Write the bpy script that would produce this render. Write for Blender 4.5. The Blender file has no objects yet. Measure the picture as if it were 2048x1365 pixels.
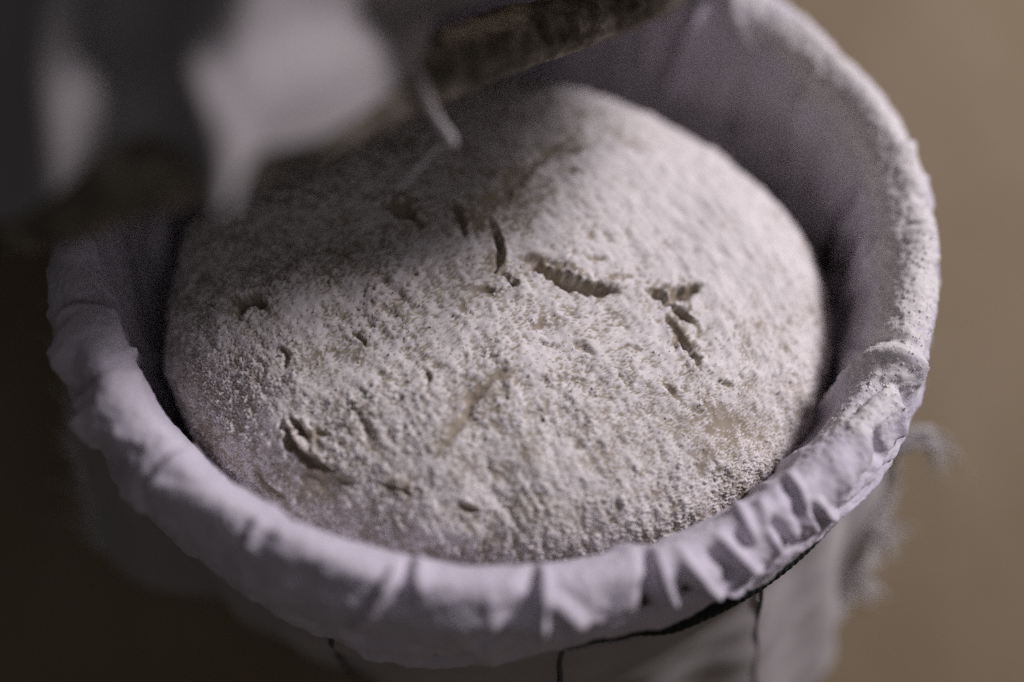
import bpy, math, random
import numpy as np
from mathutils import Vector, Matrix

# ------------------------------------------------------------------ camera, world, light
ZR = 0.13                       # height of the basket rim above the table
R = 0.118                       # radius of the rim crest
scene = bpy.context.scene
CAM = np.array([0.00884, -0.24142, 0.32470 + ZR])
CR = np.array([0.98901586, 0.12683439, 0.07589901])
CU = np.array([-0.14780941, 0.84866872, 0.50785212])
CF = np.array([0.0, 0.51349239, -0.85809415])
FPX = 2048 * 50 / 36
cd = bpy.data.cameras.new('camera'); cam = bpy.data.objects.new('camera', cd)
scene.collection.objects.link(cam); scene.camera = cam
cd.lens = 50; cd.sensor_width = 36; cd.clip_start = 0.01; cd.clip_end = 50
m = Matrix([[CR[i], CU[i], -CF[i], CAM[i]] for i in range(3)] + [[0, 0, 0, 1]])
cam.matrix_world = m
cd.dof.use_dof = True; cd.dof.focus_distance = 0.386; cd.dof.aperture_fstop = 1.75; cd.dof.aperture_blades = 0

world = bpy.data.worlds.new('World'); scene.world = world; world.use_nodes = True
bg = world.node_tree.nodes['Background']
bg.inputs[0].default_value = (0.62, 0.57, 0.60, 1); bg.inputs[1].default_value = 0.04

# one big soft window light: from the right, a little behind the basket
AZ, EL, LD = math.radians(32), math.radians(43), 1.3
ld = bpy.data.lights.new('window_light', 'AREA'); lamp = bpy.data.objects.new('window_light', ld)
scene.collection.objects.link(lamp)
ld.shape = 'RECTANGLE'; ld.size = 0.28; ld.size_y = 0.32; ld.energy = 15.5
ld.color = (1.0, 0.93, 0.985)
ldir = Vector((math.cos(EL) * math.cos(AZ), math.cos(EL) * math.sin(AZ), math.sin(EL)))
lamp.location = Vector((0, -0.02, ZR)) + ldir * LD
lamp.rotation_euler = ldir.to_track_quat('Z', 'Y').to_euler()

# weak fill lamp added at the front to lift the shaded inner wall
fd = bpy.data.lights.new('fill_light', 'AREA'); fill = bpy.data.objects.new('fill_light', fd); scene.collection.objects.link(fill)
fd.shape = 'RECTANGLE'; fd.size = 1.0; fd.size_y = 0.8; fd.energy = 1.2; fd.color = (1.0, 0.95, 0.97)
fdir = Vector((math.cos(math.radians(50)) * math.cos(math.radians(-68)), math.cos(math.radians(50)) * math.sin(math.radians(-68)), math.sin(math.radians(50))))
fill.location = Vector((0, 0, ZR)) + fdir * 1.6; fill.rotation_euler = fdir.to_track_quat('Z', 'Y').to_euler()

vs = scene.view_settings
vs.view_transform = 'Standard'; vs.look = 'None'; vs.exposure = 0; vs.gamma = 1
scene.cycles.max_bounces = 6
scene.cycles.use_denoising = False          # keeps a fine grain, as in the photograph

rng = np.random.default_rng(7); random.seed(7)

# ------------------------------------------------------------------ helpers
def ray(px, py):
    return CF + CR * (px - 1024) / FPX - CU * (py - 682.5) / FPX
def pt(px, py, d):                       # a point seen in direction px,py at depth d
    return CAM + ray(px, py) * d
def project(P):
    q = P - CAM; z = q @ CF
    return 1024 + FPX * (q @ CR) / z, 682.5 - FPX * (q @ CU) / z, z

def link(name, me, mat=None, parent=None, loc=None):
    o = bpy.data.objects.new(name, me); scene.collection.objects.link(o)
    if mat is not None and len(me.materials) == 0: me.materials.append(mat)
    if parent is not None:
        o.parent = parent
        o.location = -Vector(parent.location) if loc is None else loc
    return o
def tag(o, label, cat, group=None):
    o['label'] = label; o['category'] = cat
    if group: o['group'] = group
    return o
def thing(name, loc, label, cat, group=None):
    o = bpy.data.objects.new(name, None); scene.collection.objects.link(o); o.location = loc
    o.empty_display_size = 0.02
    return tag(o, label, cat, group)
def mesh_np(name, V, Q, attrs=None, smooth=True):
    """mesh from numpy: V (n,3), Q (m,3|4)"""
    V = np.ascontiguousarray(V, np.float32); Q = np.ascontiguousarray(Q, np.int32)
    me = bpy.data.meshes.new(name); k = Q.shape[1]
    me.vertices.add(len(V)); me.vertices.foreach_set('co', V.ravel())
    me.loops.add(Q.size); me.loops.foreach_set('vertex_index', Q.ravel())
    me.polygons.add(len(Q)); me.polygons.foreach_set('loop_start', np.arange(0, Q.size, k, dtype=np.int32))
    if smooth: me.polygons.foreach_set('use_smooth', np.ones(len(Q), bool))
    me.update(calc_edges=True)
    for nm, a in (attrs or {}).items():
        at = me.attributes.new(nm, 'FLOAT', 'POINT'); at.data.foreach_set('value', np.ascontiguousarray(a, np.float32).ravel())
    return me
def grid_faces(n, mm, closed=False):
    """n rows x mm columns; closed = columns wrap"""
    i, j = np.meshgrid(np.arange(n - 1), np.arange(mm if closed else mm - 1), indexing='ij')
    j2 = (j + 1) % mm
    return np.stack([i * mm + j, i * mm + j2, (i + 1) * mm + j2, (i + 1) * mm + j], -1).reshape(-1, 4)
def grid_normals(P, closed=False):
    du = np.gradient(P, axis=0)
    dv = (np.roll(P, -1, 1) - np.roll(P, 1, 1)) if closed else np.gradient(P, axis=1)
    n = np.cross(dv, du); l = np.linalg.norm(n, axis=-1, keepdims=True)
    return n / np.maximum(l, 1e-12)
def spec(n, lo, hi, beta, seed, angle=None, stretch=1.0):
    """tileable band-limited noise image, unit variance; frequencies in cycles per tile"""
    r = np.random.default_rng(seed)
    F = np.fft.rfft2(r.standard_normal((n, n)))
    fy = np.fft.fftfreq(n)[:, None] * n; fx = np.fft.rfftfreq(n)[None] * n
    if angle is not None:
        c, s = math.cos(angle), math.sin(angle)
        a = c * fx + s * fy; b = -s * fx + c * fy
        f = np.sqrt((a * stretch) ** 2 + b ** 2)
    else: f = np.sqrt(fx ** 2 + fy ** 2)
    w = np.where((f >= lo) & (f <= hi), np.maximum(f, 1e-6) ** (-beta), 0)
    g = np.fft.irfft2(F * w, s=(n, n)); return g / g.std()
def samp(img, u, v):
    n = img.shape[0]; x = (u % 1) * n; y = (v % 1) * n
    x0 = np.floor(x).astype(int); y0 = np.floor(y).astype(int); fx = x - x0; fy = y - y0
    x0 %= n; y0 %= n; x1 = (x0 + 1) % n; y1 = (y0 + 1) % n
    return (img[y0, x0] * (1 - fx) + img[y0, x1] * fx) * (1 - fy) + (img[y1, x0] * (1 - fx) + img[y1, x1] * fx) * fy
def sstep(a, b, x):
    t = np.clip((x - a) / (b - a), 0, 1); return t * t * (3 - 2 * t)
def polydist(X, Y, pts):
    """signed distance to a polyline and the 0..1 position along it"""
    best = np.full(X.shape, 1e9); sgn = np.zeros(X.shape); tt = np.zeros(X.shape)
    L = [0]
    for a, b in zip(pts[:-1], pts[1:]): L.append(L[-1] + math.hypot(b[0] - a[0], b[1] - a[1]))
    for k, (a, b) in enumerate(zip(pts[:-1], pts[1:])):
        dx, dy = b[0] - a[0], b[1] - a[1]; l2 = dx * dx + dy * dy + 1e-18
        traw = ((X - a[0]) * dx + (Y - a[1]) * dy) / l2; t = np.clip(traw, 0, 1)
        d = np.hypot(X - a[0] - t * dx, Y - a[1] - t * dy)
        c = np.sign(dx * (Y - a[1]) - dy * (X - a[0]))
        u = d < best
        best = np.where(u, d, best); sgn = np.where(u, c, sgn); tt = np.where(u, (L[k] + t * math.sqrt(l2)) / L[-1], tt)
    return best, sgn, tt
def smooth_curve(P, n):
    """Catmull-Rom through P"""
    P = np.asarray(P, float); P = np.vstack([2 * P[0] - P[1], P, 2 * P[-1] - P[-2]]); k = len(P) - 3
    t = np.linspace(0, k, n); i = np.minimum(t.astype(int), k - 1); f = (t - i)[:, None]
    a, b, c, d = P[i], P[i + 1], P[i + 2], P[i + 3]
    return .5 * (2 * b + (c - a) * f + (2 * a - 5 * b + 4 * c - d) * f ** 2 + (3 * b - a - 3 * c + d) * f ** 3)
def tube(path, rad, sides=8, closed=False):
    """swept tube -> V, Q"""
    P = np.asarray(path, float); n = len(P)
    rad = np.broadcast_to(np.asarray(rad, float), (n,))
    T = (np.roll(P, -1, 0) - np.roll(P, 1, 0)) if closed else np.gradient(P, axis=0)
    T /= np.linalg.norm(T, axis=1, keepdims=True)
    up = np.array([0.13, 0.21, 0.97]); N = np.cross(T, up); N /= np.linalg.norm(N, axis=1, keepdims=True); B = np.cross(T, N)
    a = np.linspace(0, 2 * np.pi, sides, endpoint=False)
    V = P[:, None] + rad[:, None, None] * (np.cos(a)[None, :, None] * N[:, None] + np.sin(a)[None, :, None] * B[:, None])
    Q = grid_faces(n + (1 if closed else 0), sides, True)
    V = V.reshape(-1, 3)
    if closed: Q %= len(V)
    else:
        V = np.vstack([V, P[:1], P[-1:]]); b = len(V) - 2; k = np.arange(sides); k2 = (k + 1) % sides
        Q = np.vstack([Q, np.stack([np.full(sides, b), k2, k, k], -1)[:0]])
        # end caps as quads would degenerate; rings are closed by a short taper instead
        V = V[:-2]
    return V, Q
def merge(parts):
    Vs, Qs, o = [], [], 0
    for V, Q in parts: Vs.append(V); Qs.append(Q + o); o += len(V)
    return np.vstack(Vs), np.vstack(Qs)

# ------------------------------------------------------------------ materials
def mat_new(name):
    mt = bpy.data.materials.new(name); mt.use_nodes = True
    nt = mt.node_tree; return mt, nt, nt.nodes['Principled BSDF']
def nd(nt, typ, **kw):
    n = nt.nodes.new(typ)
    for k, v in kw.items():
        if k.startswith('i_'):
            key = k[2:]; n.inputs[int(key) if key.isdigit() else key].default_value = v
        else: setattr(n, k, v)
    return n
def mixcol(nt, fac, a, b):
    mx = nt.nodes.new('ShaderNodeMix'); mx.data_type = 'RGBA'
    for sock, v in ((mx.inputs[0], fac), (mx.inputs[6], a), (mx.inputs[7], b)):
        if hasattr(v, 'is_linked'): nt.links.new(v, sock)
        else: sock.default_value = v
    return mx.outputs[2]
def noise(nt, scale, detail=4, rough=.55, coord=None):
    n = nd(nt, 'ShaderNodeTexNoise'); n.inputs['Scale'].default_value = scale; n.inputs['Detail'].default_value = detail; n.inputs['Roughness'].default_value = rough
    tc = coord or nd(nt, 'ShaderNodeTexCoord').outputs['Object']; nt.links.new(tc, n.inputs['Vector']); return n.outputs['Fac']
def ramp(nt, fac, stops):
    r = nd(nt, 'ShaderNodeValToRGB'); nt.links.new(fac, r.inputs[0]); e = r.color_ramp.elements
    while len(e) < len(stops): e.new(0.5)
    for el, (p, c) in zip(e, stops): el.position = p; el.color = c if len(c) == 4 else (*c, 1)
    return r.outputs[0]
def bump(nt, b, h, strength, dist):
    n = nd(nt, 'ShaderNodeBump'); n.inputs['Strength'].default_value = strength; n.inputs['Distance'].default_value = dist
    nt.links.new(h, n.inputs['Height']); nt.links.new(n.outputs[0], b.inputs['Normal'])

def cloth_mat(name, c0, c1, flour=False, weave=1500, bstr=.35):
    mt, nt, b = mat_new(name)
    col = ramp(nt, noise(nt, 60, 5, .6), [(.3, c0), (.7, c1)])
    fine = noise(nt, weave, 2, .7)
    if flour:
        at = nd(nt, 'ShaderNodeAttribute', attribute_name='flour').outputs['Fac']
        col = mixcol(nt, at, col, (.80, .77, .76, 1))
    nt.links.new(col, b.inputs['Base Color'])
    b.inputs['Roughness'].default_value = .95; b.inputs['Specular IOR Level'].default_value = .08
    b.inputs['Sheen Weight'].default_value = .25; b.inputs['Sheen Roughness'].default_value = .6
    bump(nt, b, fine, bstr, .0006)
    return mt
M_LINER = cloth_mat('white_linen', (.63, .59, .68), (.70, .66, .745), True)
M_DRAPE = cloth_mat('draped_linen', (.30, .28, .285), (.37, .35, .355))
M_FRAY = cloth_mat('frayed_linen', (.60, .57, .58), (.68, .65, .65))
M_WRAP = cloth_mat('greyed_linen', (.34, .31, .31), (.42, .39, .39), weave=1500, bstr=.12)

def dough_mat():
    mt, nt, b = mat_new('floured_dough')
    at = nd(nt, 'ShaderNodeAttribute', attribute_name='flour').outputs['Fac']
    dough = ramp(nt, noise(nt, 90, 4), [(.3, (.31, .262, .205)), (.7, (.42, .362, .29))])
    fl = ramp(nt, noise(nt, 400, 3), [(.3, (.74, .70, .69)), (.7, (.84, .80, .80))])
    nt.links.new(mixcol(nt, at, dough, fl), b.inputs['Base Color'])
    b.inputs['Roughness'].default_value = .88; b.inputs['Specular IOR Level'].default_value = .12
    bump(nt, b, noise(nt, 2600, 3, .7), .35, .0005)
    return mt
M_DOUGH = dough_mat()
def flour_mat():
    mt, nt, b = mat_new('flour')
    nt.links.new(ramp(nt, noise(nt, 500, 2), [(.3, (.76, .72, .71)), (.7, (.86, .82, .82))]), b.inputs['Base Color'])
    b.inputs['Roughness'].default_value = 1; b.inputs['Specular IOR Level'].default_value = .05; return mt
M_FLOUR = flour_mat()
def plain(name, c0, c1, scale, rough=.8, bs=.3, bd=.001):
    mt, nt, b = mat_new(name); n = noise(nt, scale, 5, .6)
    nt.links.new(ramp(nt, n, [(.3, c0), (.7, c1)]), b.inputs['Base Color'])
    b.inputs['Roughness'].default_value = rough; b.inputs['Specular IOR Level'].default_value = .25
    bump(nt, b, n, bs, bd); return mt
M_CORD = plain('dark_green_cord', (.012, .017, .014), (.035, .045, .038), 900, .9)
M_WICKER = plain('dark_wicker', (.03, .02, .012), (.075, .05, .03), 160, .6)
M_STRIPE = plain('dark_thread', (.10, .097, .105), (.16, .155, .165), 900, .9)
def bark_mat():
    mt, nt, b = mat_new('handle_bark')
    n1 = noise(nt, 110, 6, .65)
    col = ramp(nt, n1, [(.36, (.055, .047, .034)), (.52, (.17, .149, .112)), (.68, (.40, .36, .295))])
    at = nd(nt, 'ShaderNodeAttribute', attribute_name='bare').outputs['Fac']
    nt.links.new(mixcol(nt, at, col, (.74, .63, .45, 1)), b.inputs['Base Color'])
    b.inputs['Roughness'].default_value = .8; bump(nt, b, n1, .6, .003); return mt
M_BARK = bark_mat()
def table_mat():
    mt, nt, b = mat_new('table_wood')
    tc = nd(nt, 'ShaderNodeTexCoord').outputs['Object']
    mp = nd(nt, 'ShaderNodeMapping'); mp.inputs['Scale'].default_value = (5, 3, 4); mp.inputs['Rotation'].default_value = (0, 0, .5)
    nt.links.new(tc, mp.inputs[0]); n = noise(nt, 3, 6, .6, mp.outputs[0])
    nt.links.new(ramp(nt, n, [(.25, (.20, .152, .090)), (.75, (.262, .208, .138))]), b.inputs['Base Color'])
    b.inputs['Roughness'].default_value = .75; b.inputs['Specular IOR Level'].default_value = .2
    bump(nt, b, n, .15, .002); return mt
M_TABLE = table_mat()

# ------------------------------------------------------------------ table
def box_mesh(name, x0, x1, y0, y1, z0, z1):
    V = [(x, y, z) for z in (z0, z1) for y in (y0, y1) for x in (x0, x1)]
    Q = [(0, 2, 3, 1), (4, 5, 7, 6), (0, 1, 5, 4), (2, 6, 7, 3), (0, 4, 6, 2), (1, 3, 7, 5)]
    return mesh_np(name, V, Q, smooth=False)
table = link('table', box_mesh('table', -.9, 1.1, -.7, 1.2, -.03, 0), M_TABLE); table['kind'] = 'structure'

# ------------------------------------------------------------------ wicker basket
basket = thing('wicker_basket', (0, 0, 0), 'round dark wicker basket with a bent branch handle, lined with white linen', 'basket')
wall = lambda z: .1178 + .16 * (z - ZR)              # wall radius at height z
NS = 30
for k in range(NS):
    a = 2 * math.pi * k / NS
    z = np.linspace(.004, ZR - .014, 7); r = wall(z)
    V, Q = tube(np.stack([r * math.cos(a), r * math.sin(a), z], 1), .0016, 5)
    link('stake', mesh_np('stake', V, Q), M_WICKER, basket)
for k in range(23):
    z0 = .008 + k * .0045; t = np.linspace(0, 2 * np.pi, NS * 4, endpoint=False)
    r = wall(z0) + .0013 * np.cos(NS / 2 * t + math.pi * k)
    V, Q = tube(np.stack([r * np.cos(t), r * np.sin(t), z0 + .0004 * np.sin(5 * t + k)], 1), .0017, 6, True)
    link('weaver', mesh_np('weaver', V, Q), M_WICKER, basket)
t = np.linspace(0, 2 * np.pi, 120, endpoint=False)
V, Q = tube(np.stack([.1185 * np.cos(t), .1185 * np.sin(t), np.full(120, ZR - .012)], 1), .0036, 8, True)
link('rim_hoop', mesh_np('rim_hoop', V, Q), M_WICKER, basket)
rr = np.array([0, .04, .08, .0985, .0985, .08, .04, 0]); zz = np.array([.004, .004, .004, .004, .0009, .0009, .0009, .0009]) + 0
P = np.stack([rr[:, None] * np.cos(t), rr[:, None] * np.sin(t), np.broadcast_to(zz[:, None], (8, 120))], -1)
link('base', mesh_np('base', P.reshape(-1, 3), grid_faces(8, 120, True)), M_WICKER, basket)

# bent branch handle: from the back rim it leans in over the basket and comes down at the left rim
HP = [pt(1440, -110, .475), pt(1350, -35, .446), pt(1250, 12, .417), pt(1120, 52, .388), pt(980, 97, .362), pt(820, 160, .337), pt(640, 235, .316),
      pt(450, 308, .305), pt(250, 372, .303), pt(90, 425, .317), pt(10, 450, .352), pt(20, 440, .39), pt(75, 420, .425)]
HC = smooth_curve(HP, 300)
def handle_mesh():
    n, s = len(HC), 40
    V, Q = tube(HC, 1.0, s); a = np.linspace(0, 2 * np.pi, s, endpoint=False)
    N = (V.reshape(n, s, 3) - HC[:, None])
    L = np.concatenate([[0], np.cumsum(np.linalg.norm(np.diff(HC, axis=0), axis=1))])
    base = np.interp(np.linspace(0, 1, n), [0, .12, .3, .6, 1], [.0062, .0070, .0082, .0084, .0075])
    n1 = spec(256, 2, 40, 1.3, 31); n2 = spec(256, 20, 120, .8, 32)
    U, A = L[:, None] / .2, a[None] / (2 * np.pi)
    rad = base[:, None] * (1 + .10 * samp(n1, U, A) * .6 + .03 * samp(n2, U * 2, A * 2) + .05 * np.cos(2 * A * 2 * np.pi + 9 * U))
    P = HC[:, None] + N * rad[..., None]
    x, y, z = project(P)
    d, sg, tt = polydist(x, y, [(905, 62), (960, 45), (1030, 22)])
    facing = ((P - CAM) * N).sum(-1) < 0
    bare = facing * sstep(38, 20, d + 9 * samp(n2, U * 2, A))
    return mesh_np('handle', P.reshape(-1, 3), Q, {'bare': bare})
handle = link('handle', handle_mesh(), M_BARK, basket)

# ------------------------------------------------------------------ linen wrap round the outside of the basket
wrap = thing('linen_wrap', (0, 0, 0), 'grey linen towel with thin dark stripes and frayed edges wrapped round the basket wall', 'towel')
WT0, WT1 = math.radians(-168), math.radians(-3)
def wrap_surface(th, z):
    """outside face of the wrap; th angle, z height (world)"""
    h = (ZR - .035 - z) / .095
    fl = sstep(math.radians(-105), math.radians(-66), th) * .042 + sstep(math.radians(-125), math.radians(-150), th) * .034
    r = .1215 + (fl - .014) * h * (.6 + .4 * h) + .0016 * np.sin(9 * th + 2 * h) * h + .0011 * np.sin(23 * th + 1.3) * (.3 + h)
    e = sstep(math.radians(-40), WT1, th)                  # the free end stands off in a soft fold
    r = r + .010 * e * (.3 + .7 * h) - .0045 * np.exp(-((th - math.radians(-24)) / .07) ** 2) * (.2 + h) + .0012 * np.sin(6 * z / .03 + 3) * e
    e2 = sstep(math.radians(-150), WT0, th); r = r + .012 * e2 * h
    return np.stack([r * np.cos(th), r * np.sin(th), z], -1)
th = np.linspace(WT0, WT1, 420); hz = np.linspace(0, 1, 90)
TH, HZ = np.meshgrid(th, hz, indexing='xy')
TH = WT0 + math.radians(20) * HZ + (TH - WT0) / (WT1 - WT0) * ((WT1 - math.radians(24) * HZ) - WT0 - math.radians(20) * HZ)
topz = ZR - .0352 + .0006 * np.sin(17 * TH) + .0004 * np.sin(61 * TH)
WZ = topz - HZ * (topz - .0016)
P = wrap_surface(TH, WZ); Nn = grid_normals(P)
wn = spec(256, 2, 14, 1.4, 12)
P = P - Nn * (.0006 * samp(wn, TH / 2.2, HZ * .5))[..., None] * np.sign((Nn[45, 200] * P[45, 200]).sum())
o = link('cloth', mesh_np('wrap_cloth', P.reshape(-1, 3), grid_faces(90, 420)), M_WRAP, wrap)
md = o.modifiers.new('thickness', 'SOLIDIFY'); md.thickness = .0008; md.offset = 0
# woven dark stripes stand slightly proud
for pxx, pyy in ((683, 1310), (1120, 1325), (1511, 1230)):
    d = ray(pxx, pyy); best = None
    for tq in np.linspace(.25, .45, 400):
        X = CAM + d * tq; a = math.atan2(X[1], X[0]); s = wrap_surface(np.array(a), np.array(min(X[2], ZR - .033)))
        e = abs(math.hypot(X[0], X[1]) - math.hypot(s[0], s[1]))
        if best is None or e < best[0]: best = (e, a)
    a0 = best[1]; z = np.linspace(ZR - .034, .003, 160)
    S = wrap_surface(np.full(160, a0) + .004 * np.sin(z * 260), z); nrm = S * [1, 1, 0]; nrm /= np.linalg.norm(nrm, axis=1, keepdims=True)
    parts = []
    tang = np.stack([-np.sin(np.full(160, a0)), np.cos(np.full(160, a0)), 0 * z], 1)
    for ph in (0, math.pi):
        w = z / .0042 * 2 * math.pi + ph
        parts.append(tube(S + nrm * (.0008 + .0004 * np.cos(w))[:, None] + tang * (.0004 * np.sin(w))[:, None], .00045, 5))
    V, Q = merge(parts); link('stripe', mesh_np('stripe', V, Q), M_STRIPE, wrap)
# frayed threads along both free edges
def fringe(theta, n, out, seed):
    r = np.random.default_rng(seed); parts = []
    for k in range(n):
        hh = r.random(); z = .002 + (ZR - .038) * (1 - hh); S = wrap_surface(np.array(theta - out * math.radians(22) * hh), np.array(z))
        rad = S * [1, 1, 0]; rad /= np.linalg.norm(rad); tg = np.array([-rad[1], rad[0], 0]) * out
        L = .004 + .010 * r.random() ** 2
        d1 = tg + rad * r.normal(.15, .35) + np.array([0, 0, r.normal(-.1, .45)]); d2 = d1 + np.array([r.normal(0, .5), r.normal(0, .5), r.normal(-.5, .5)])
        c = smooth_curve([S - tg * .001, S + d1 * L * .5, S + (d1 + d2) * .5 * L], 7)
        parts.append(tube(c, np.array([.00003, .00026, .00026, .00024, .0002, .00015, .00004]), 4))
    return merge(parts)
for th_e, out, sd in ((WT1, 1, 3), (WT0, -1, 4)):
    V, Q = fringe(th_e, 600, out, sd)
    f = link('fringe', mesh_np('fringe', V, Q), M_FRAY, wrap); f['kind'] = 'stuff'
# thick frayed curls standing off the right edge
def wrap_edge(hh):
    return wrap_surface(np.array(WT1 - math.radians(24) * hh), np.array(topz[0, -1] - hh * (topz[0, -1] - .0016)))
def tuft(hh, steps, n, seed, spread):
    r = np.random.default_rng(seed); parts = []; S = wrap_edge(hh)
    for k in range(n):
        o0 = r.normal(0, spread, 3); g = r.normal(0, spread * 1.3, 3); P4 = [S + o0]
        for i, st in enumerate(steps): P4.append(P4[-1] + np.array(st) + g * .45)
        c = smooth_curve(P4, 14); parts.append(tube(c, np.interp(np.linspace(0, 1, 14), [0, .15, 1], [.00003, .0004, .00010]), 4))
    V, Q = merge(parts); link('frayed_tuft', mesh_np('frayed_tuft', V, Q), M_FRAY, wrap)
tuft(.34, [(.006, .003, .004), (.006, .001, .001), (.004, -.002, -.004), (.002, -.004, -.004)], 34, 41, .0012)
tuft(.12, [(.003, .004, .003), (.002, .005, .004)], 22, 42, .0016)
tuft(.0, [(.004, .001, .002), (.004, .001, .001)], 12, 43, .0008)
tuft(.62, [(.004, -.002, .003), (.003, -.003, .0)], 40, 44, .0020)
tuft(.80, [(.004, -.002, .003), (.003, -.003, .0)], 40, 45, .0020)

# ------------------------------------------------------------------ white linen liner with its gathered rim
liner = thing('basket_liner', (0, 0, 0), 'white linen liner gathered over the basket rim, flour caught on its folds', 'cloth')
prof = [(-.118, -.0955), (-.075, -.0955), (-.034, -.094), (-.024, -.088), (-.0165, -.066), (-.0130, -.045), (-.0108, -.026), (-.0092, -.013), (-.0066, -.0045), (-.0036, -.0008), (0, .0006),
        (.0038, -.0010), (.0070, -.0052), (.0086, -.0115), (.0088, -.0190), (.0080, -.0290), (.0064, -.0380), (.0054, -.0440)]
pc = smooth_curve(np.array(prof), 900)
al = np.concatenate([[0], np.cumsum(np.linalg.norm(np.diff(pc, axis=0), axis=1))])
s0 = al[np.argmin(np.hypot(pc[:, 0], pc[:, 1] - .0006))]; S_ALL = al - s0
S_HEM = S_ALL[-1]
def base_surf(th, S):
    ro = np.interp(S, S_ALL, pc[:, 0]); z = np.interp(S, S_ALL, pc[:, 1])
    # the hand-made ring is not quite round nor level
    dr = .0012 * np.sin(2 * th + .6) + .0008 * np.sin(3 * th + 2); dz = .0012 * np.sin(3 * th + 1) + .0008 * np.sin(5 * th)
    k = sstep(-.09, -.02, S); r = R + ro + dr * k
    return np.stack([r * np.cos(th), r * np.sin(th), ZR + z + dz * k], -1)
NT = 1500
Sg = np.concatenate([np.linspace(S_ALL[0], -.075, 14, endpoint=False), np.linspace(-.075, -.03, 50, endpoint=False), np.linspace(-.03, S_HEM, 130)])
tg = np.linspace(0, 2 * np.pi, NT, endpoint=False)
SS, TT = np.meshgrid(Sg, tg, indexing='ij')
B0 = base_surf(TT, SS); N0 = grid_normals(B0, True)
if (N0[-20, 0] * B0[-20, 0] * [1, 1, 0]).sum() < 0: N0 = -N0
bx, by, bz = project(B0)
facing = ((B0 - CAM) * N0).sum(-1) < 0
fi = np.where(facing.ravel())[0]; fx_, fy_, fz_ = bx.ravel()[fi], by.ravel()[fi], bz.ravel()[fi]; fT, fS = TT.ravel()[fi], SS.ravel()[fi]
def locate(p):
    c = np.hypot(fx_ - p[0], fy_ - p[1]) + fz_ * 120; k = np.argmin(c); return fT[k], fS[k]
disp = np.zeros_like(SS)
def fold(kind, px, amp, w, hi=None):
    """one fold of the cloth along a line: amp and w in mm"""
    global disp
    q = [locate(p) for p in px]; t0 = q[0][0]
    wrapa = lambda a: (a - t0 + np.pi) % (2 * np.pi) - np.pi
    pts = [(wrapa(a) * R, s) for a, s in q]
    if len(pts) > 2: pts = [tuple(v) for v in smooth_curve(np.array(pts), 4 * len(pts))]
    X = wrapa(TT) * R; W = w * .001; A = amp * .00130
    lo = min(p[0] for p in pts) - 6 * W; h_ = max(p[0] for p in pts) + 6 * W
    cols = np.where((X[0] > lo) & (X[0] < h_))[0]
    Xs, Ys = X[:, cols], SS[:, cols]
    d, sg, t = polydist(Xs, Ys, pts)
    end = np.minimum(sstep(-.02, .22, t), sstep(1.02, .78, t)) 
    end = end * np.exp(-(np.maximum(0, d - 3 * W) / W) ** 2)
    if kind == 'ridge': f = np.exp(-(d / W) ** 2)
    elif kind == 'groove': f = -np.exp(-(d / W) ** 2)
    else:
        ht, hs = locate(hi); hd, hsg, _ = polydist(np.array([[wrapa(ht) * R]]), np.array([[hs]]), pts)
        x = d * sg * hsg[0, 0]
        st = sstep(-.35 * W, .12 * W, x)
        f = st * np.exp(-np.maximum(x, 0) / W) - .35 * (1 - st) * np.exp(np.minimum(x, 0) / (.6 * W))
    disp[:, cols] += A * f * end
F = fold
# right side
F('ridge', [(1620, 860), (1700, 765), (1765, 712), (1825, 735), (1855, 815)], 2.8, 3.0)
F('groove', [(1680, 850), (1735, 790), (1785, 768), (1815, 810), (1815, 860)], 1.6, 1.6)
F('groove', [(1690, 700), (1770, 675), (1840, 705)], 1.3, 1.6)
F('crease', [(1690, 600), (1745, 520), (1800, 457), (1850, 447), (1884, 490)], 2.4, 5, (1850, 520))
F('groove', [(1792, 462), (1840, 452), (1872, 470)], .9, .8)
F('crease', [(1700, 385), (1765, 318), (1812, 292), (1845, 310)], 2.2, 5, (1840, 370))
F('groove', [(1820, 395), (1850, 405), (1868, 430)], 1.4, 1.2)
F('ridge', [(1840, 345), (1862, 390), (1880, 420)], 1.2, 1.5)
F('groove', [(1868, 520), (1884, 570), (1880, 640)], 1.6, 1.6)
F('groove', [(1752, 850), (1758, 885), (1760, 930)], 2.6, 1.5)
F('ridge', [(1720, 855), (1728, 905), (1712, 955)], 1.0, 2.0)
F('groove', [(1835, 740), (1852, 770), (1850, 800)], 2.0, 1.6)
F('ridge', [(1810, 800), (1800, 850), (1790, 880)], 1.8, 1.3)
# inner wall, right and back
F('groove', [(1600, 590), (1645, 480), (1700, 395), (1752, 320)], 3.0, 4.5)
F('ridge', [(1670, 640), (1720, 530), (1775, 440)], 2.4, 3.0)
F('ridge', [(1640, 520), (1690, 440), (1740, 360)], 1.6, 2.2)
F('ridge', [(1330, 220), (1375, 110), (1425, -10)], 6.0, 2.6)
F('ridge', [(1250, 190), (1330, 60), (1370, -20)], 1.6, 4.0)
F('crease', [(1455, -15), (1490, 60), (1525, 105), (1570, 125)], 4.0, 4, (1540, 70))
F('groove', [(1440, 300), (1470, 190), (1490, 120)], 1.6, 3.0)
F('ridge', [(1560, 330), (1600, 240), (1640, 170)], 1.0, 4.0)
F('ridge', [(1060, 170), (1110, 110), (1150, 60)], 2.0, 3.0)
F('groove', [(1160, 160), (1210, 100), (1250, 50)], 1.6, 3.0)
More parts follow.
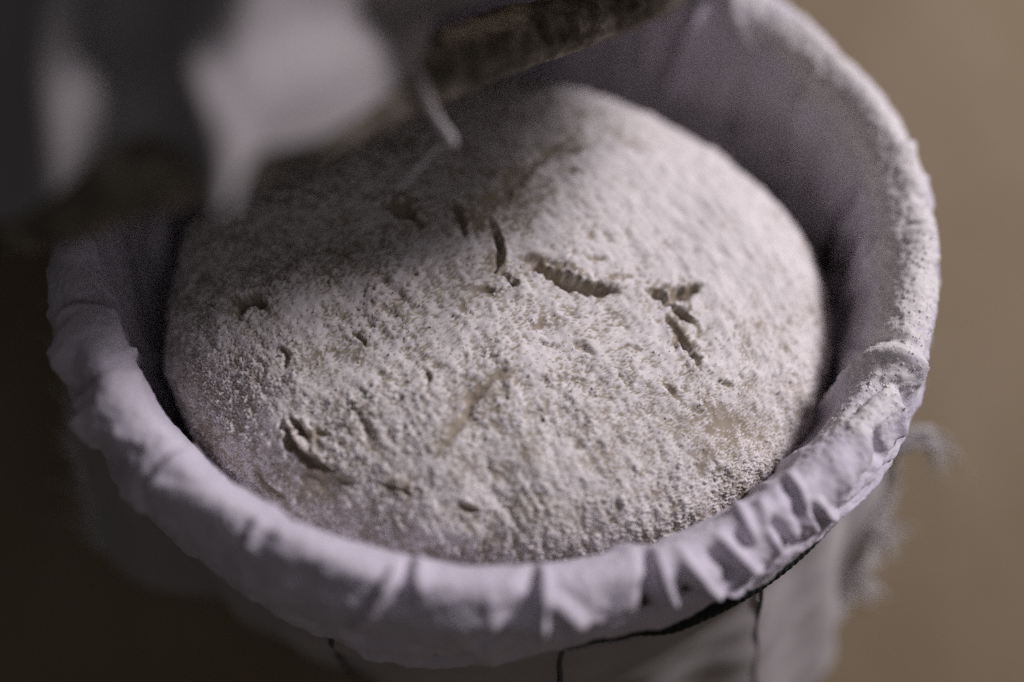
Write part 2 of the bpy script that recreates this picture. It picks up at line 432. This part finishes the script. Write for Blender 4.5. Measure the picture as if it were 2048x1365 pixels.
# tight pleats, front right
F('groove', [(1276, 1090), (1302, 1140), (1298, 1200), (1290, 1270)], 3.4, 1.7)
F('ridge', [(1295, 1094), (1320, 1145), (1340, 1185), (1358, 1230)], 1.5, 1.5)
F('ridge', [(1340, 1085), (1375, 1125), (1410, 1168), (1452, 1205)], 2.2, 1.6)
F('groove', [(1352, 1150), (1375, 1190), (1395, 1225)], 3.0, 2.0)
F('groove', [(1408, 1090), (1440, 1125), (1470, 1165)], 2.2, 1.5)
F('ridge', [(1420, 1062), (1465, 1100), (1518, 1150)], 1.9, 1.5)
F('groove', [(1462, 1055), (1490, 1080), (1505, 1110)], 1.8, 1.4)
F('ridge', [(1465, 1000), (1495, 1050), (1515, 1100)], 1.6, 1.4)
F('groove', [(1530, 1030), (1560, 1060), (1575, 1110)], 2.6, 1.8)
F('ridge', [(1512, 995), (1545, 1060), (1565, 1120)], 1.4, 1.5)
F('ridge', [(1575, 940), (1612, 1005), (1628, 1085)], 1.5, 1.5)
F('groove', [(1617, 995), (1632, 1030), (1640, 1075)], 2.4, 1.2)
F('ridge', [(1622, 985), (1645, 1020), (1667, 1058)], 1.8, 1.3)
F('groove', [(1560, 960), (1590, 1000), (1604, 1050)], 1.0, 1.6)
F('ridge', [(1650, 900), (1690, 950), (1690, 1010)], .9, 3.0)
# front
F('groove', [(1068, 1130), (1062, 1190), (1030, 1240), (930, 1305)], 2.2, 2.4)
F('ridge', [(1084, 1128), (1084, 1200), (1080, 1296)], 1.9, 1.5)
F('ridge', [(1088, 1195), (1125, 1215), (1168, 1252)], 1.9, 2.0)
F('groove', [(1108, 1235), (1118, 1265), (1122, 1300)], 2.8, 1.8)
F('groove', [(1190, 1170), (1215, 1200), (1200, 1240)], .9, 3.0)
F('ridge', [(838, 1112), (838, 1160), (846, 1200)], 1.5, 2.2)
F('groove', [(818, 1118), (806, 1165), (790, 1215)], 1.6, 1.3)
F('ridge', [(800, 1128), (755, 1200), (705, 1258)], 1.7, 1.6)
F('groove', [(782, 1122), (740, 1180), (712, 1220)], 1.5, 1.4)
F('ridge', [(905, 1240), (930, 1290), (1000, 1330)], 1.0, 2.4)
F('ridge', [(524, 1035), (505, 1065), (490, 1105)], 1.3, 1.2)
F('groove', [(508, 1030), (486, 1062), (474, 1100)], 1.0, 1.4)
F('groove', [(545, 1060), (525, 1090), (515, 1120)], .9, 1.6)
F('groove', [(640, 1120), (610, 1170), (590, 1210)], .7, 3.0)
# left
F('crease', [(313, 1000), (311, 956), (340, 920), (392, 906)], 2.0, 5, (380, 980))
F('groove', [(262, 930), (275, 885), (330, 870)], 1.0, 2.5)
F('crease', [(155, 815), (182, 771), (239, 753), (285, 772)], 2.6, 8, (235, 820))
F('crease', [(110, 660), (130, 622), (191, 617), (236, 645)], 2.2, 8, (190, 690))
F('ridge', [(112, 520), (140, 485), (185, 470)], 1.8, 5)
F('ridge', [(118, 690), (135, 730)], 3.0, 8)
F('ridge', [(165, 830), (195, 885)], 3.4, 8)
F('groove', [(135, 765), (180, 772), (215, 765)], 1.6, 3)
F('groove', [(205, 930), (240, 915), (280, 890)], 1.4, 3)
F('ridge', [(250, 960), (290, 1000)], 2.0, 7)
fr = np.random.default_rng(91)
wIn = sstep(-.004, -.018, SS) * sstep(-.085, -.06, SS)
for _ in range(30):                                          # long soft folds running down the inner wall
    t0 = fr.random() * 2 * np.pi; sl = fr.normal(0, .35); wd = .0018 + .0035 * fr.random(); am = (.0008 + .0016 * fr.random()) * (1 if fr.random() < .6 else -.8)
    dx = ((TT - t0 + np.pi) % (2 * np.pi) - np.pi) * R - sl * (SS + .03)
    disp += am * wIn * np.exp(-(dx / (wd * np.where(dx > 0, 1.0, .45))) ** 2)
wOut = sstep(-.006, .004, SS)
for _ in range(120):                                         # short slanted creases where the hem is drawn in
    t0 = fr.random() * 2 * np.pi; sl = fr.normal(0, .55); wd = .0007 + .0014 * fr.random(); am = (.0003 + .0008 * fr.random() ** 2) * (1 if fr.random() < .55 else -1)
    sc = .004 + .03 * fr.random(); hl = .006 + .010 * fr.random()
    dx = ((TT - t0 + np.pi) % (2 * np.pi) - np.pi) * R - sl * (SS - sc)
    disp += am * wOut * np.exp(-(dx / (wd * np.where(dx > 0, 1.0, .5))) ** 2) * np.exp(-((SS - sc) / hl) ** 2)
ker = np.array([1, 4, 6, 4, 1]) / 16.0                       # cloth does not crease sharper than its own thickness
disp = sum(k * np.roll(disp, i - 2, 1) for i, k in enumerate(ker))
dp = np.pad(disp, ((2, 2), (0, 0)), mode='edge'); disp = sum(k * dp[i:i + disp.shape[0]] for i, k in enumerate(ker))
# small irregular gathers everywhere, stronger near the hem
g1 = spec(512, 6, 90, .9, 5, 0.0, 1.0); g2 = spec(512, 3, 30, 1.3, 6); g3 = spec(512, 40, 220, .6, 8)
u = TT / (2 * np.pi); wO = sstep(-.006, .022, SS); wI = sstep(-.01, -.05, SS)
disp += .00035 * samp(g1, u * 1.0, SS * 3.0 + u * 1.0) * (.25 + .9 * wO)
disp += .0009 * samp(g2, u * 1.0, SS * 4.0) * (.5 + .5 * wO)
disp += .0014 * samp(g2, u * 2.0 + SS * 2, SS * 1.5 + .3) * wI
disp += .00012 * samp(g3, u * 2, SS * 2.7)
# flour dust on the parts of the crest that were under the sieve
fl1 = spec(512, 30, 250, .5, 21); fl2 = spec(512, 4, 30, 1.1, 22)
angw = np.cos(TT - math.radians(12)); zone = sstep(.55, .95, angw)
fm = zone * (np.exp(-((SS + .004) / .011) ** 2)) * .9 + .20 * zone * sstep(-.06, -.01, SS) * sstep(.016, .004, SS)
fnoise = samp(fl1, u * 3, SS * 4.05); fpatch = samp(fl2, u * 3, SS * 4.05)
flour = np.clip(sstep(.0, .5, fm + .22 * fnoise + .12 * fpatch - .28), 0, 1) * (fm > .02)
disp += flour * (.00018 + .00022 * np.clip(fnoise, -1, 2)) * sstep(.1, .5, fm)
# the hem: drawn in unevenly
hemz = .0022 * samp(g2, tg / (2 * np.pi) * 2, np.full(NT, .77)) + .0014 * samp(g1, tg / (2 * np.pi), np.full(NT, .31)) + .0022 * np.abs(np.sin(tg * 19 + 2 * np.sin(3 * tg) + 1.2 * np.sin(7 * tg)))
lift = .0195 * sstep(math.radians(272), math.radians(298), tg) * sstep(math.radians(365), math.radians(330), tg) + .006 * np.exp(-((tg - math.radians(288)) / .03) ** 2)   # pulled up over the cord at the front right
Sx = SS + (np.clip(hemz - lift, -.023, .004) * sstep(.010, S_HEM, SS))
B1 = base_surf(TT, np.minimum(Sx, S_HEM + .004)) + np.where(Sx > S_HEM, 1, 0)[..., None] * np.stack([0 * SS, 0 * SS, -(Sx - S_HEM)], -1)
PL = B1 + N0 * disp[..., None]
# hem turned under
last = PL[-1]; rad = last * [1, 1, 0]; rad /= np.linalg.norm(rad, axis=1, keepdims=True)
PL = np.concatenate([PL, (last - rad * .0006 - [0, 0, .0003])[None], (last - rad * .0012 + [0, 0, .0004])[None], (last - rad * .0014 + [0, 0, .004])[None]])
FLa = np.concatenate([flour, np.zeros((3, NT))])
me = mesh_np('liner_cloth', PL.reshape(-1, 3), grid_faces(len(PL), NT, True), {'flour': FLa})
link('linen', me, M_LINER, liner)
# twisted drawstring under the hem
t = np.linspace(0, 2 * np.pi, 1500, endpoint=False); parts = []
for ph in (0, 2 * math.pi / 3, 4 * math.pi / 3):
    w = t * 110 + ph; rc = .1192 + .0046 * sstep(math.radians(291), math.radians(301), t) * sstep(math.radians(345), math.radians(328), t) + .0012 * np.cos(w) + .0004 * np.sin(7 * t); zc = ZR - .0332 + .0012 * np.sin(w) + .0006 * np.sin(5 * t + 1)
    parts.append(tube(np.stack([rc * np.cos(t), rc * np.sin(t), zc], 1), .0012, 6, True))
V, Q = merge(parts); link('drawstring', mesh_np('drawstring', V, Q), M_CORD, liner)

# ------------------------------------------------------------------ dough
DC = np.array([.0048, -.0185, ZR - .038]); DA, DB, DH = .0975, .0855, .0345
droot = (float(DC[0]), float(DC[1]), ZR - .094)
dough = thing('bread_dough', droot, 'round cracked ball of bread dough thickly dusted with flour, resting in the lined basket', 'dough')
def dome(rho, phi):
    tm = 2.35; tt = rho * tm
    A = DA * DB / np.sqrt((DB * np.cos(phi)) ** 2 + (DA * np.sin(phi)) ** 2) * (1 + .012 * np.sin(2 * phi + .5) + .008 * np.sin(3 * phi + 2))
    r = A * np.sin(tt + .16 * np.sin(2 * np.minimum(tt, np.pi / 2))); c = np.cos(tt + .0 * tt)
    z = np.where(c > 0, DH * np.sign(c) * np.abs(c) ** .92, .062 * c)
    return np.stack([DC[0] + r * np.cos(phi), DC[1] + r * np.sin(phi), DC[2] + z], -1)
# lookup: radius -> height on the smooth top, for placing the cracks
_rho = np.linspace(0, 1, 4000); _d = dome(_rho, np.full(4000, 0.0)); _r = np.hypot(_d[:, 0] - DC[0], _d[:, 1] - DC[1]); _k = np.argmax(_r)
ARC = np.concatenate([[0], np.cumsum(np.linalg.norm(np.diff(_d, axis=0), axis=1))])
def on_dough(px, py):
    """flat (arc-length) coordinates of the point of the dough seen at px,py"""
    d = ray(px, py); tq = np.linspace(.28, .52, 3000); X = CAM + d * tq[:, None]
    r = np.hypot(X[:, 0] - DC[0], (X[:, 1] - DC[1]) * DA / DB); h = np.interp(r, _r[:_k], _d[:_k, 2], right=-1)
    i = np.argmax(X[:, 2] < h); i = i if i > 0 else np.argmin(np.abs(r - DA * .97) + (X[:, 2] < DC[2]) * 9)
    a = math.atan2((X[i, 1] - DC[1]), X[i, 0] - DC[0]); s = np.interp(min(r[i], _r[_k]), _r[:_k], ARC[:_k])
    return s * math.cos(a), s * math.sin(a)
ND = 880
g = np.linspace(-1, 1, ND); GX, GY = np.meshgrid(g, g)
EX, EY = GX * np.sqrt(1 - GY ** 2 / 2), GY * np.sqrt(1 - GX ** 2 / 2)
rho = np.hypot(EX, EY); phi = np.arctan2(EY, EX)
D0 = dome(rho, phi); ND0 = grid_normals(D0)
if ND0[ND // 2, ND // 2, 2] < 0: ND0 = -ND0
arc = np.interp(rho, _rho, ARC); AX, AY = arc * np.cos(phi), arc * np.sin(phi)
T_ = .12                                                     # noise tile, metres
U, Vv = AX / T_, AY / T_
lump = spec(512, 1, 6, 1.6, 101); mid = spec(512, 5, 22, 1.2, 102)
streak = spec(1024, 8, 60, 1.0, 103, math.radians(-52), 3.2)
clump = spec(1024, 18, 130, .75, 104); fine = spec(1024, 90, 240, .4, 105); crumb = spec(1024, 8, 40, .8, 107); patch = spec(512, 3, 14, 1.0, 106)
n_l, n_m, n_s, n_c, n_f, n_p = (samp(k, U, Vv) for k in (lump, mid, streak, clump, fine, patch))
rough = np.clip(.80 + .38 * samp(patch, U * .8 + .37, Vv * .8 + .11), .35, 1.5); n_k = samp(crumb, U * 1.1 + .2, Vv * 1.1)
hgt = .0010 * n_l + .00020 * n_m + .00013 * n_s
bare = np.zeros_like(hgt)
def crack(px, depth, w, lip=.25, wb=2.0, bb=1.0):
    """a torn line in the skin: depth and half width in mm; wb = how far the bare dough shows"""
    global hgt, bare
    pts = [on_dough(*p) for p in px]
    if len(pts) > 2:
        c = smooth_curve(np.array(pts), 5 * len(pts)); jr = np.random.default_rng(int(px[0][0] * 7 + px[0][1]))
        jit = jr.normal(0, .00004 + .00002 * w, c.shape); jit[0] = jit[-1] = 0; pts = [tuple(v) for v in c + jit]
    W = w * .001; xs = [p[0] for p in pts]; ys = [p[1] for p in pts]; mg = 7 * W
    idx = np.where((AX > min(xs) - mg) & (AX < max(xs) + mg) & (AY > min(ys) - mg) & (AY < max(ys) + mg))
    X, Y = AX[idx], AY[idx]
    d, sg, t = polydist(X, Y, pts)
    side = sg * (1 if xs[-1] >= xs[0] else -1)               # + on the far bank
    wob = 1 + .30 * samp(mid, X / .05, Y / .05) + .06 * samp(clump, X / T_, Y / T_)
    tp = np.clip(np.sin(np.pi * np.clip(.06 + .88 * t, 0, 1)), 0, 1) ** .6
    d = d / (W * np.clip(wob, .4, 1.8) * (.35 + .65 * tp))
    hgt[idx] += .001 * depth * (-np.exp(-d ** 2.4) * tp + lip * np.exp(-((d - 1.9) / .9) ** 2) * tp + .16 * side * np.exp(-(d / 3.2) ** 2) * tp * sstep(.0, .8, d))
    bare[idx] = np.maximum(bare[idx], bb * np.exp(-(d / (wb * np.where(side > 0, 1.15, .95))) ** 2) * np.minimum(1, tp + .2))
K = crack
K([(1070, 530), (1105, 548), (1150, 567), (1190, 577), (1228, 578)], 5.2, 1.75, .15, 1.9)
K([(1035, 512), (1060, 522), (1085, 536)], 1.4, .9, .15, 1.8)
K([(1050, 512), (1110, 528), (1170, 545)], .8, 1.0, .1, 1.6)
K([(1295, 575), (1325, 590), (1348, 604)], 2.4, 1.1, .2, 1.7)
K([(1340, 600), (1370, 582), (1402, 568)], 4.0, 1.5, .2, 1.6)
K([(1345, 602), (1368, 622), (1392, 640)], 2.8, 1.0, .2, 1.5)
K([(1338, 625), (1360, 665), (1385, 700), (1405, 738)], 2.0, .9, .25, 1.6)
K([(1345, 650), (1356, 680), (1362, 700)], 1.0, .5, .2, 1.3)
K([(980, 440), (996, 480), (999, 515), (992, 545)], 3.0, .9, .3, 1.7)
K([(1022, 560), (1028, 566), (1035, 574)], 3.0, .9, .1, 1.3)
K([(935, 600), (950, 586), (972, 578), (995, 584)], 1.6, .8, .2, 2.0)
K([(570, 845), (583, 880), (605, 910), (640, 928), (672, 945)], 2.9, 1.15, .45, 1.5)
K([(582, 832), (602, 860), (622, 885)], 2.3, 1.0, .4, 1.4)
K([(622, 878), (632, 866), (655, 868)], 1.0, 1.0, .2, 1.8)
K([(610, 945), (640, 955), (660, 965)], .5, 1.8, .1, 1.6)
K([(515, 945), (545, 970), (578, 992)], 2.0, .9, .3, 1.4)
K([(765, 972), (790, 980), (820, 995)], 1.9, .85, .35, 1.6)
K([(915, 1012), (928, 1028), (955, 1034)], 2.0, .9, .3, 1.2)
K([(455, 600), (485, 602), (520, 600)], 7.0, 2.6, .1, 1.0)
K([(765, 398), (800, 415), (840, 440)], 4.2, 1.7, .2, 1.4)
K([(905, 400), (915, 430), (930, 465)], 2.4, 1.0, .2, 1.4)
K([(960, 420), (1000, 395), (1040, 355), (1065, 330)], 1.3, 2.4, .2, 1.5)
K([(1040, 350), (1065, 335), (1085, 320)], 3.2, 1.2, .2, 1.3)
K([(1080, 325), (1110, 300), (1145, 282)], 1.6, 1.0, .2, 1.3)
K([(1110, 312), (1150, 306), (1190, 295)], 1.5, .8, .2, 1.3)
K([(1130, 340), (1165, 345)], 1.4, .8, .2, 1.3)
K([(1338, 772), (1350, 785), (1358, 798)], 1.2, .7, .2, 1.2)
K([(1440, 762), (1455, 768), (1472, 774)], 1.0, .6, .2, 1.2)
K([(1170, 515), (1190, 518), (1210, 515)], .8, .6, .2, 1.2)
K([(870, 920), (915, 860), (945, 800), (985, 765), (1040, 755)], .8, 1.7, .35, 1.3, .85)
K([(690, 800), (730, 850), (745, 905)], .9, 1.6, .3, 1.0, .5)
K([(1150, 690), (1170, 700), (1190, 715)], .9, .9, .2, 1.2, .8)
K([(760, 545), (800, 590), (850, 625)], .8, 1.6, .6, 1.0, .3)
K([(1090, 780), (1130, 770), (1180, 775)], .5, 1.5, .2, 1.3, .6)
K([(1210, 560), (1240, 548), (1262, 552)], .8, .5, .2, 1.4)
K([(1000, 545), (1018, 555), (1028, 566)], 1.4, .5, .2, 1.4)
K([(1392, 640), (1402, 655), (1400, 672)], 1.0, .5, .2, 1.3)
K([(1075, 690), (1110, 700), (1130, 690)], .7, .6, .2, 1.2, .7)
K([(660, 945), (690, 965), (720, 968)], .8, .6, .2, 1.3)
K([(845, 735), (858, 760), (852, 790)], .8, .6, .2, 1.2, .7)
K([(1240, 700), (1262, 690), (1290, 700)], .7, .5, .2, 1.2, .7)
K([(560, 690), (575, 712), (570, 735)], 1.3, .8, .2, 1.2)
K([(700, 660), (722, 672), (735, 690)], .9, .7, .2, 1.2, .8)
# wide bare patches where the skin was rubbed
for (px, rad, st) in (((1440, 850), .011, .5), ((1415, 900), .008, .4), ((1060, 1020), .007, .45), ((940, 800), .006, .5), ((1010, 385), .008, .9), ((960, 440), .005, .9), ((640, 960), .006, .7)):
    x, y = on_dough(*px); bare = np.maximum(bare, st * np.exp(-(((AX - x) / rad) ** 2 + ((AY - y) / rad) ** 2)))
# how much flour lies where: thin on the sides, smooth and dense on the back right
xR, yR = on_dough(1420, 420); dense = np.exp(-(((AX - xR) / .046) ** 2 + ((AY - yR) / .046) ** 2))
cov = .30 + .34 * dense - .55 * sstep(.088, .112, arc) + .16 * n_p - 1.35 * bare
gran = (.30 * n_c + .46 * n_f + .16 * n_s + .14 * n_k) * (.6 + .5 * rough)
flour = sstep(-.22, .42, cov + gran * (1 - .55 * dense) + .12)
hgt += (.00014 + (.00011 * n_c + .00018 * n_f + .00008 * np.abs(n_k)) * rough * (1 - .8 * dense)) * (.35 + .65 * flour) * (1 - .7 * np.clip(bare, 0, 1))
hgt += .00015 * np.maximum(0, n_c - .3) * flour * (1 - .6 * dense)
hgt *= sstep(2.0, 1.5, rho * 2.35)
PD = D0 + ND0 * hgt[..., None]
me = mesh_np('dough_body', PD.reshape(-1, 3), grid_faces(ND, ND), {'flour': flour})
link('dough_body', me, M_DOUGH, dough)

# loose crumbs of flour: low-poly blobs, one mesh
ICO_V = np.array([(0, -.526, .851), (0, .526, .851), (0, -.526, -.851), (0, .526, -.851), (-.526, .851, 0), (.526, .851, 0), (-.526, -.851, 0), (.526, -.851, 0), (.851, 0, -.526), (.851, 0, .526), (-.851, 0, -.526), (-.851, 0, .526)])
ICO_F = np.array([(0, 1, 11), (0, 9, 1), (1, 4, 11), (1, 5, 4), (1, 9, 5), (0, 11, 6), (0, 6, 7), (0, 7, 9), (2, 8, 3), (2, 3, 10), (3, 8, 5), (3, 5, 4), (3, 4, 10), (2, 10, 6), (2, 6, 7), (2, 7, 8), (5, 8, 9), (7, 8, 9), (4, 10, 11), (6, 10, 11)])
c_ = ICO_V[ICO_F].mean(1); n_ = np.cross(ICO_V[ICO_F[:, 1]] - ICO_V[ICO_F[:, 0]], ICO_V[ICO_F[:, 2]] - ICO_V[ICO_F[:, 0]])
ICO_F = np.where(((c_ * n_).sum(1) < 0)[:, None], ICO_F[:, ::-1], ICO_F)
def crumbs(pos, nrm, size):
    n = len(pos); sc = size[:, None, None] * (1 + .28 * rng.standard_normal((n, 12, 1))) * (.75 + .5 * rng.random((n, 1, 3)))
    V = pos[:, None] + nrm[:, None] * (size * -.15)[:, None, None] + ICO_V[None] * sc
    Fc = (ICO_F[None] + 12 * np.arange(n)[:, None, None]).reshape(-1, 3); return V.reshape(-1, 3), Fc
w = (np.clip(flour, 0, 1) ** 2 * (rho < .66) * (.35 + .65 * (n_p > 0)) * (1 - np.clip(dense, 0, .9)) * np.clip(.3 + n_c, 0, 2)).ravel(); w /= w.sum()
ids = rng.choice(len(w), 6000, p=w)
V, Q = crumbs(PD.reshape(-1, 3)[ids], ND0.reshape(-1, 3)[ids], .00010 + .00026 * rng.random(6000) ** 3)
o = link('flour_crumbs', mesh_np('flour_crumbs', V, Q), M_FLOUR, dough); o['kind'] = 'stuff'
w = (sstep(.15, .6, fm) * (fm > .1)).ravel(); w /= w.sum(); ids = rng.choice(len(w), 3500, p=w)
V, Q = crumbs(PL[:len(Sg)].reshape(-1, 3)[ids], N0.reshape(-1, 3)[ids], .00012 + .00028 * rng.random(3500) ** 2.5)
o = link('flour_crumbs', mesh_np('flour_crumbs', V, Q), M_FLOUR, liner); o['kind'] = 'stuff'

# ------------------------------------------------------------------ cloth thrown over the handle, with an unseen flap added for shade
COLS = [  # each column: front hem, over the handle, up; the unseen bulk behind is shaped to shade dough and rim
    [(1440, -128, .457), (1446, -138, .452), (1450, -155, .449)],
    [(1350, -52, .432), (1356, -62, .427), (1362, -82, .424)],
    [(1278, 12, 0.4150), (1284, 0, 0.4095), (1292, -22, 0.4055)],
    [(1235, 4, 0.4070), (1242, -8, 0.4005), (1250, -32, 0.3965)],
    [(1150, 2, 0.3885), (1156, -14, 0.3835), (1165, -40, 0.3805)],
    [(1000, -8, 0.3585), (1006, -40, 0.3525), (1012, -80, 0.3505)],
    [(905, 20, 0.3405), (910, -20, 0.3365), (915, -70, 0.3365)],
    [(838, 105, 0.3305), (850, 45, 0.3265), (868, -30, 0.3265)],
    [(760, 185, 0.3165), (775, 90, 0.3105), (785, -10, 0.3125)],
    [(640, 268, 0.2985), (660, 150, 0.2925), (680, 10, 0.2965)],
    [(560, 292, .288), (568, 180, .283), (582, 40, .287)],
    [(500, 318, .282), (512, 200, .277), (528, 50, .283)],
    [(447, 428, .2765), (455, 270, .272), (470, 70, .2805)],
    [(395, 330, 0.2785), (395, 200, 0.2765), (400, 50, 0.2845)],
    [(330, 285, .296), (325, 190, .292), (325, 40, .297)],
    [(250, 300, .301), (240, 190, .297), (235, 40, .302)],
    [(175, 320, .2965), (165, 190, .2905), (150, 40, .295)],
    [(95, 400, .2945), (85, 240, .2895), (75, 60, .294)],
    [(30, 440, 0.3105), (10, 280, 0.3065), (0, 80, 0.3105)],
    [(-60, 430, 0.3185), (-70, 280, 0.3135), (-80, 80, 0.3185)],
    [(-180, 430, .322), (-190, 280, .318), (-200, 80, .322)],  # columns added out of view to keep light off the left side
    [(-330, 430, .33), (-340, 280, .33), (-350, 80, .335)]]
RIDGE = [(.080, .105, .055), (.078, .088, .058), (.074, .068, .061), (.068, .048, .064), (.058, .028, .067), (.046, .016, .085), (.032, .004, .095), (.016, -.010, .104), (-.003, -.019, .110)]  # edge of the added flap, placed by where its shadow ends
FALL = [(-.006, .030, -.026), (-.010, .066, .010), (-.014, .098, .050), (-.022, .124, .000), (-.022, .132, -.100)]
LOOSE = np.array([(.008, .028, .034), (.022, .054, .080), (.034, .084, .100), (.038, .112, .064), (.040, .126, .012), (.042, .134, -.045), (.042, .138, -.095)])
def column(i, c):
    st = [pt(*p) for p in c]; k = 1 + .12 * math.sin(2.3 * i)
    left = [st[2] + l * k for l in LOOSE]
    if i >= len(RIDGE) + 2: return st + left
    rd = np.array(RIDGE[min(i, len(RIDGE) - 1)]) + [0, 0, ZR] + np.array((.62, .388, .682)) * (.042 if i <= 5 else .02 if i == 6 else 0)
    if i <= 5:                                               # added out-of-view flap, free of the handle, shades the dough
        st = [rd + np.array((-.002, -.004, -.004)) * k for k in (4, 3, 2)]
    right = [st[2] * .5 + rd * .5 + [0, 0, .008 * k * (i > 5)], rd] + [rd + np.array(f) * k for f in FALL]
    w = float(sstep(len(RIDGE) + 2, len(RIDGE) - 1, i))
    return st + [a * (1 - w) + b * w for a, b in zip(left, right)]
cp = np.array([column(i, c) for i, c in enumerate(COLS)])
a1 = np.stack([smooth_curve(cp[i], 120) for i in range(len(cp))])
drape_P = np.stack([smooth_curve(a1[:, j], 260) for j in range(120)], 1)   # (260,120,3)
Nd = grid_normals(drape_P); dn = spec(256, 2, 12, 1.5, 77)
uu, vv = np.meshgrid(np.linspace(0, 1, 260), np.linspace(0, 1, 120), indexing='ij')
drape_P = drape_P + Nd * (.0006 * samp(dn, uu * 1.0, vv * .6))[..., None]
base_pt = HC[170]
drape = thing('draped_cloth', tuple(float(v) for v in base_pt), 'pale linen cloth thrown in loose folds over the branch handle, plus an unseen flap added to shade the dough', 'cloth')
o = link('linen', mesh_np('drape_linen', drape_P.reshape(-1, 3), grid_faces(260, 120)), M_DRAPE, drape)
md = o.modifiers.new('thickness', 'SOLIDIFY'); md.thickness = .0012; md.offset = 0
# loose frayed thread hanging from its edge, kinked half way
TP = [pt(808, 96, .322), pt(832, 140, .323), pt(850, 185, .327), pt(872, 232, .333), pt(903, 278, .338), pt(897, 288, .339), pt(872, 300, .341), pt(838, 335, .346), pt(800, 378, .352)]
c = smooth_curve(TP, 80)
V, Q = tube(c, np.interp(np.linspace(0, 1, 80), [0, .5, .58, .64, 1], [.0011, .0012, .0012, .0010, .0004]) * 1.0, 8)
link('loose_thread', mesh_np('loose_thread', V, Q), M_FRAY, drape)
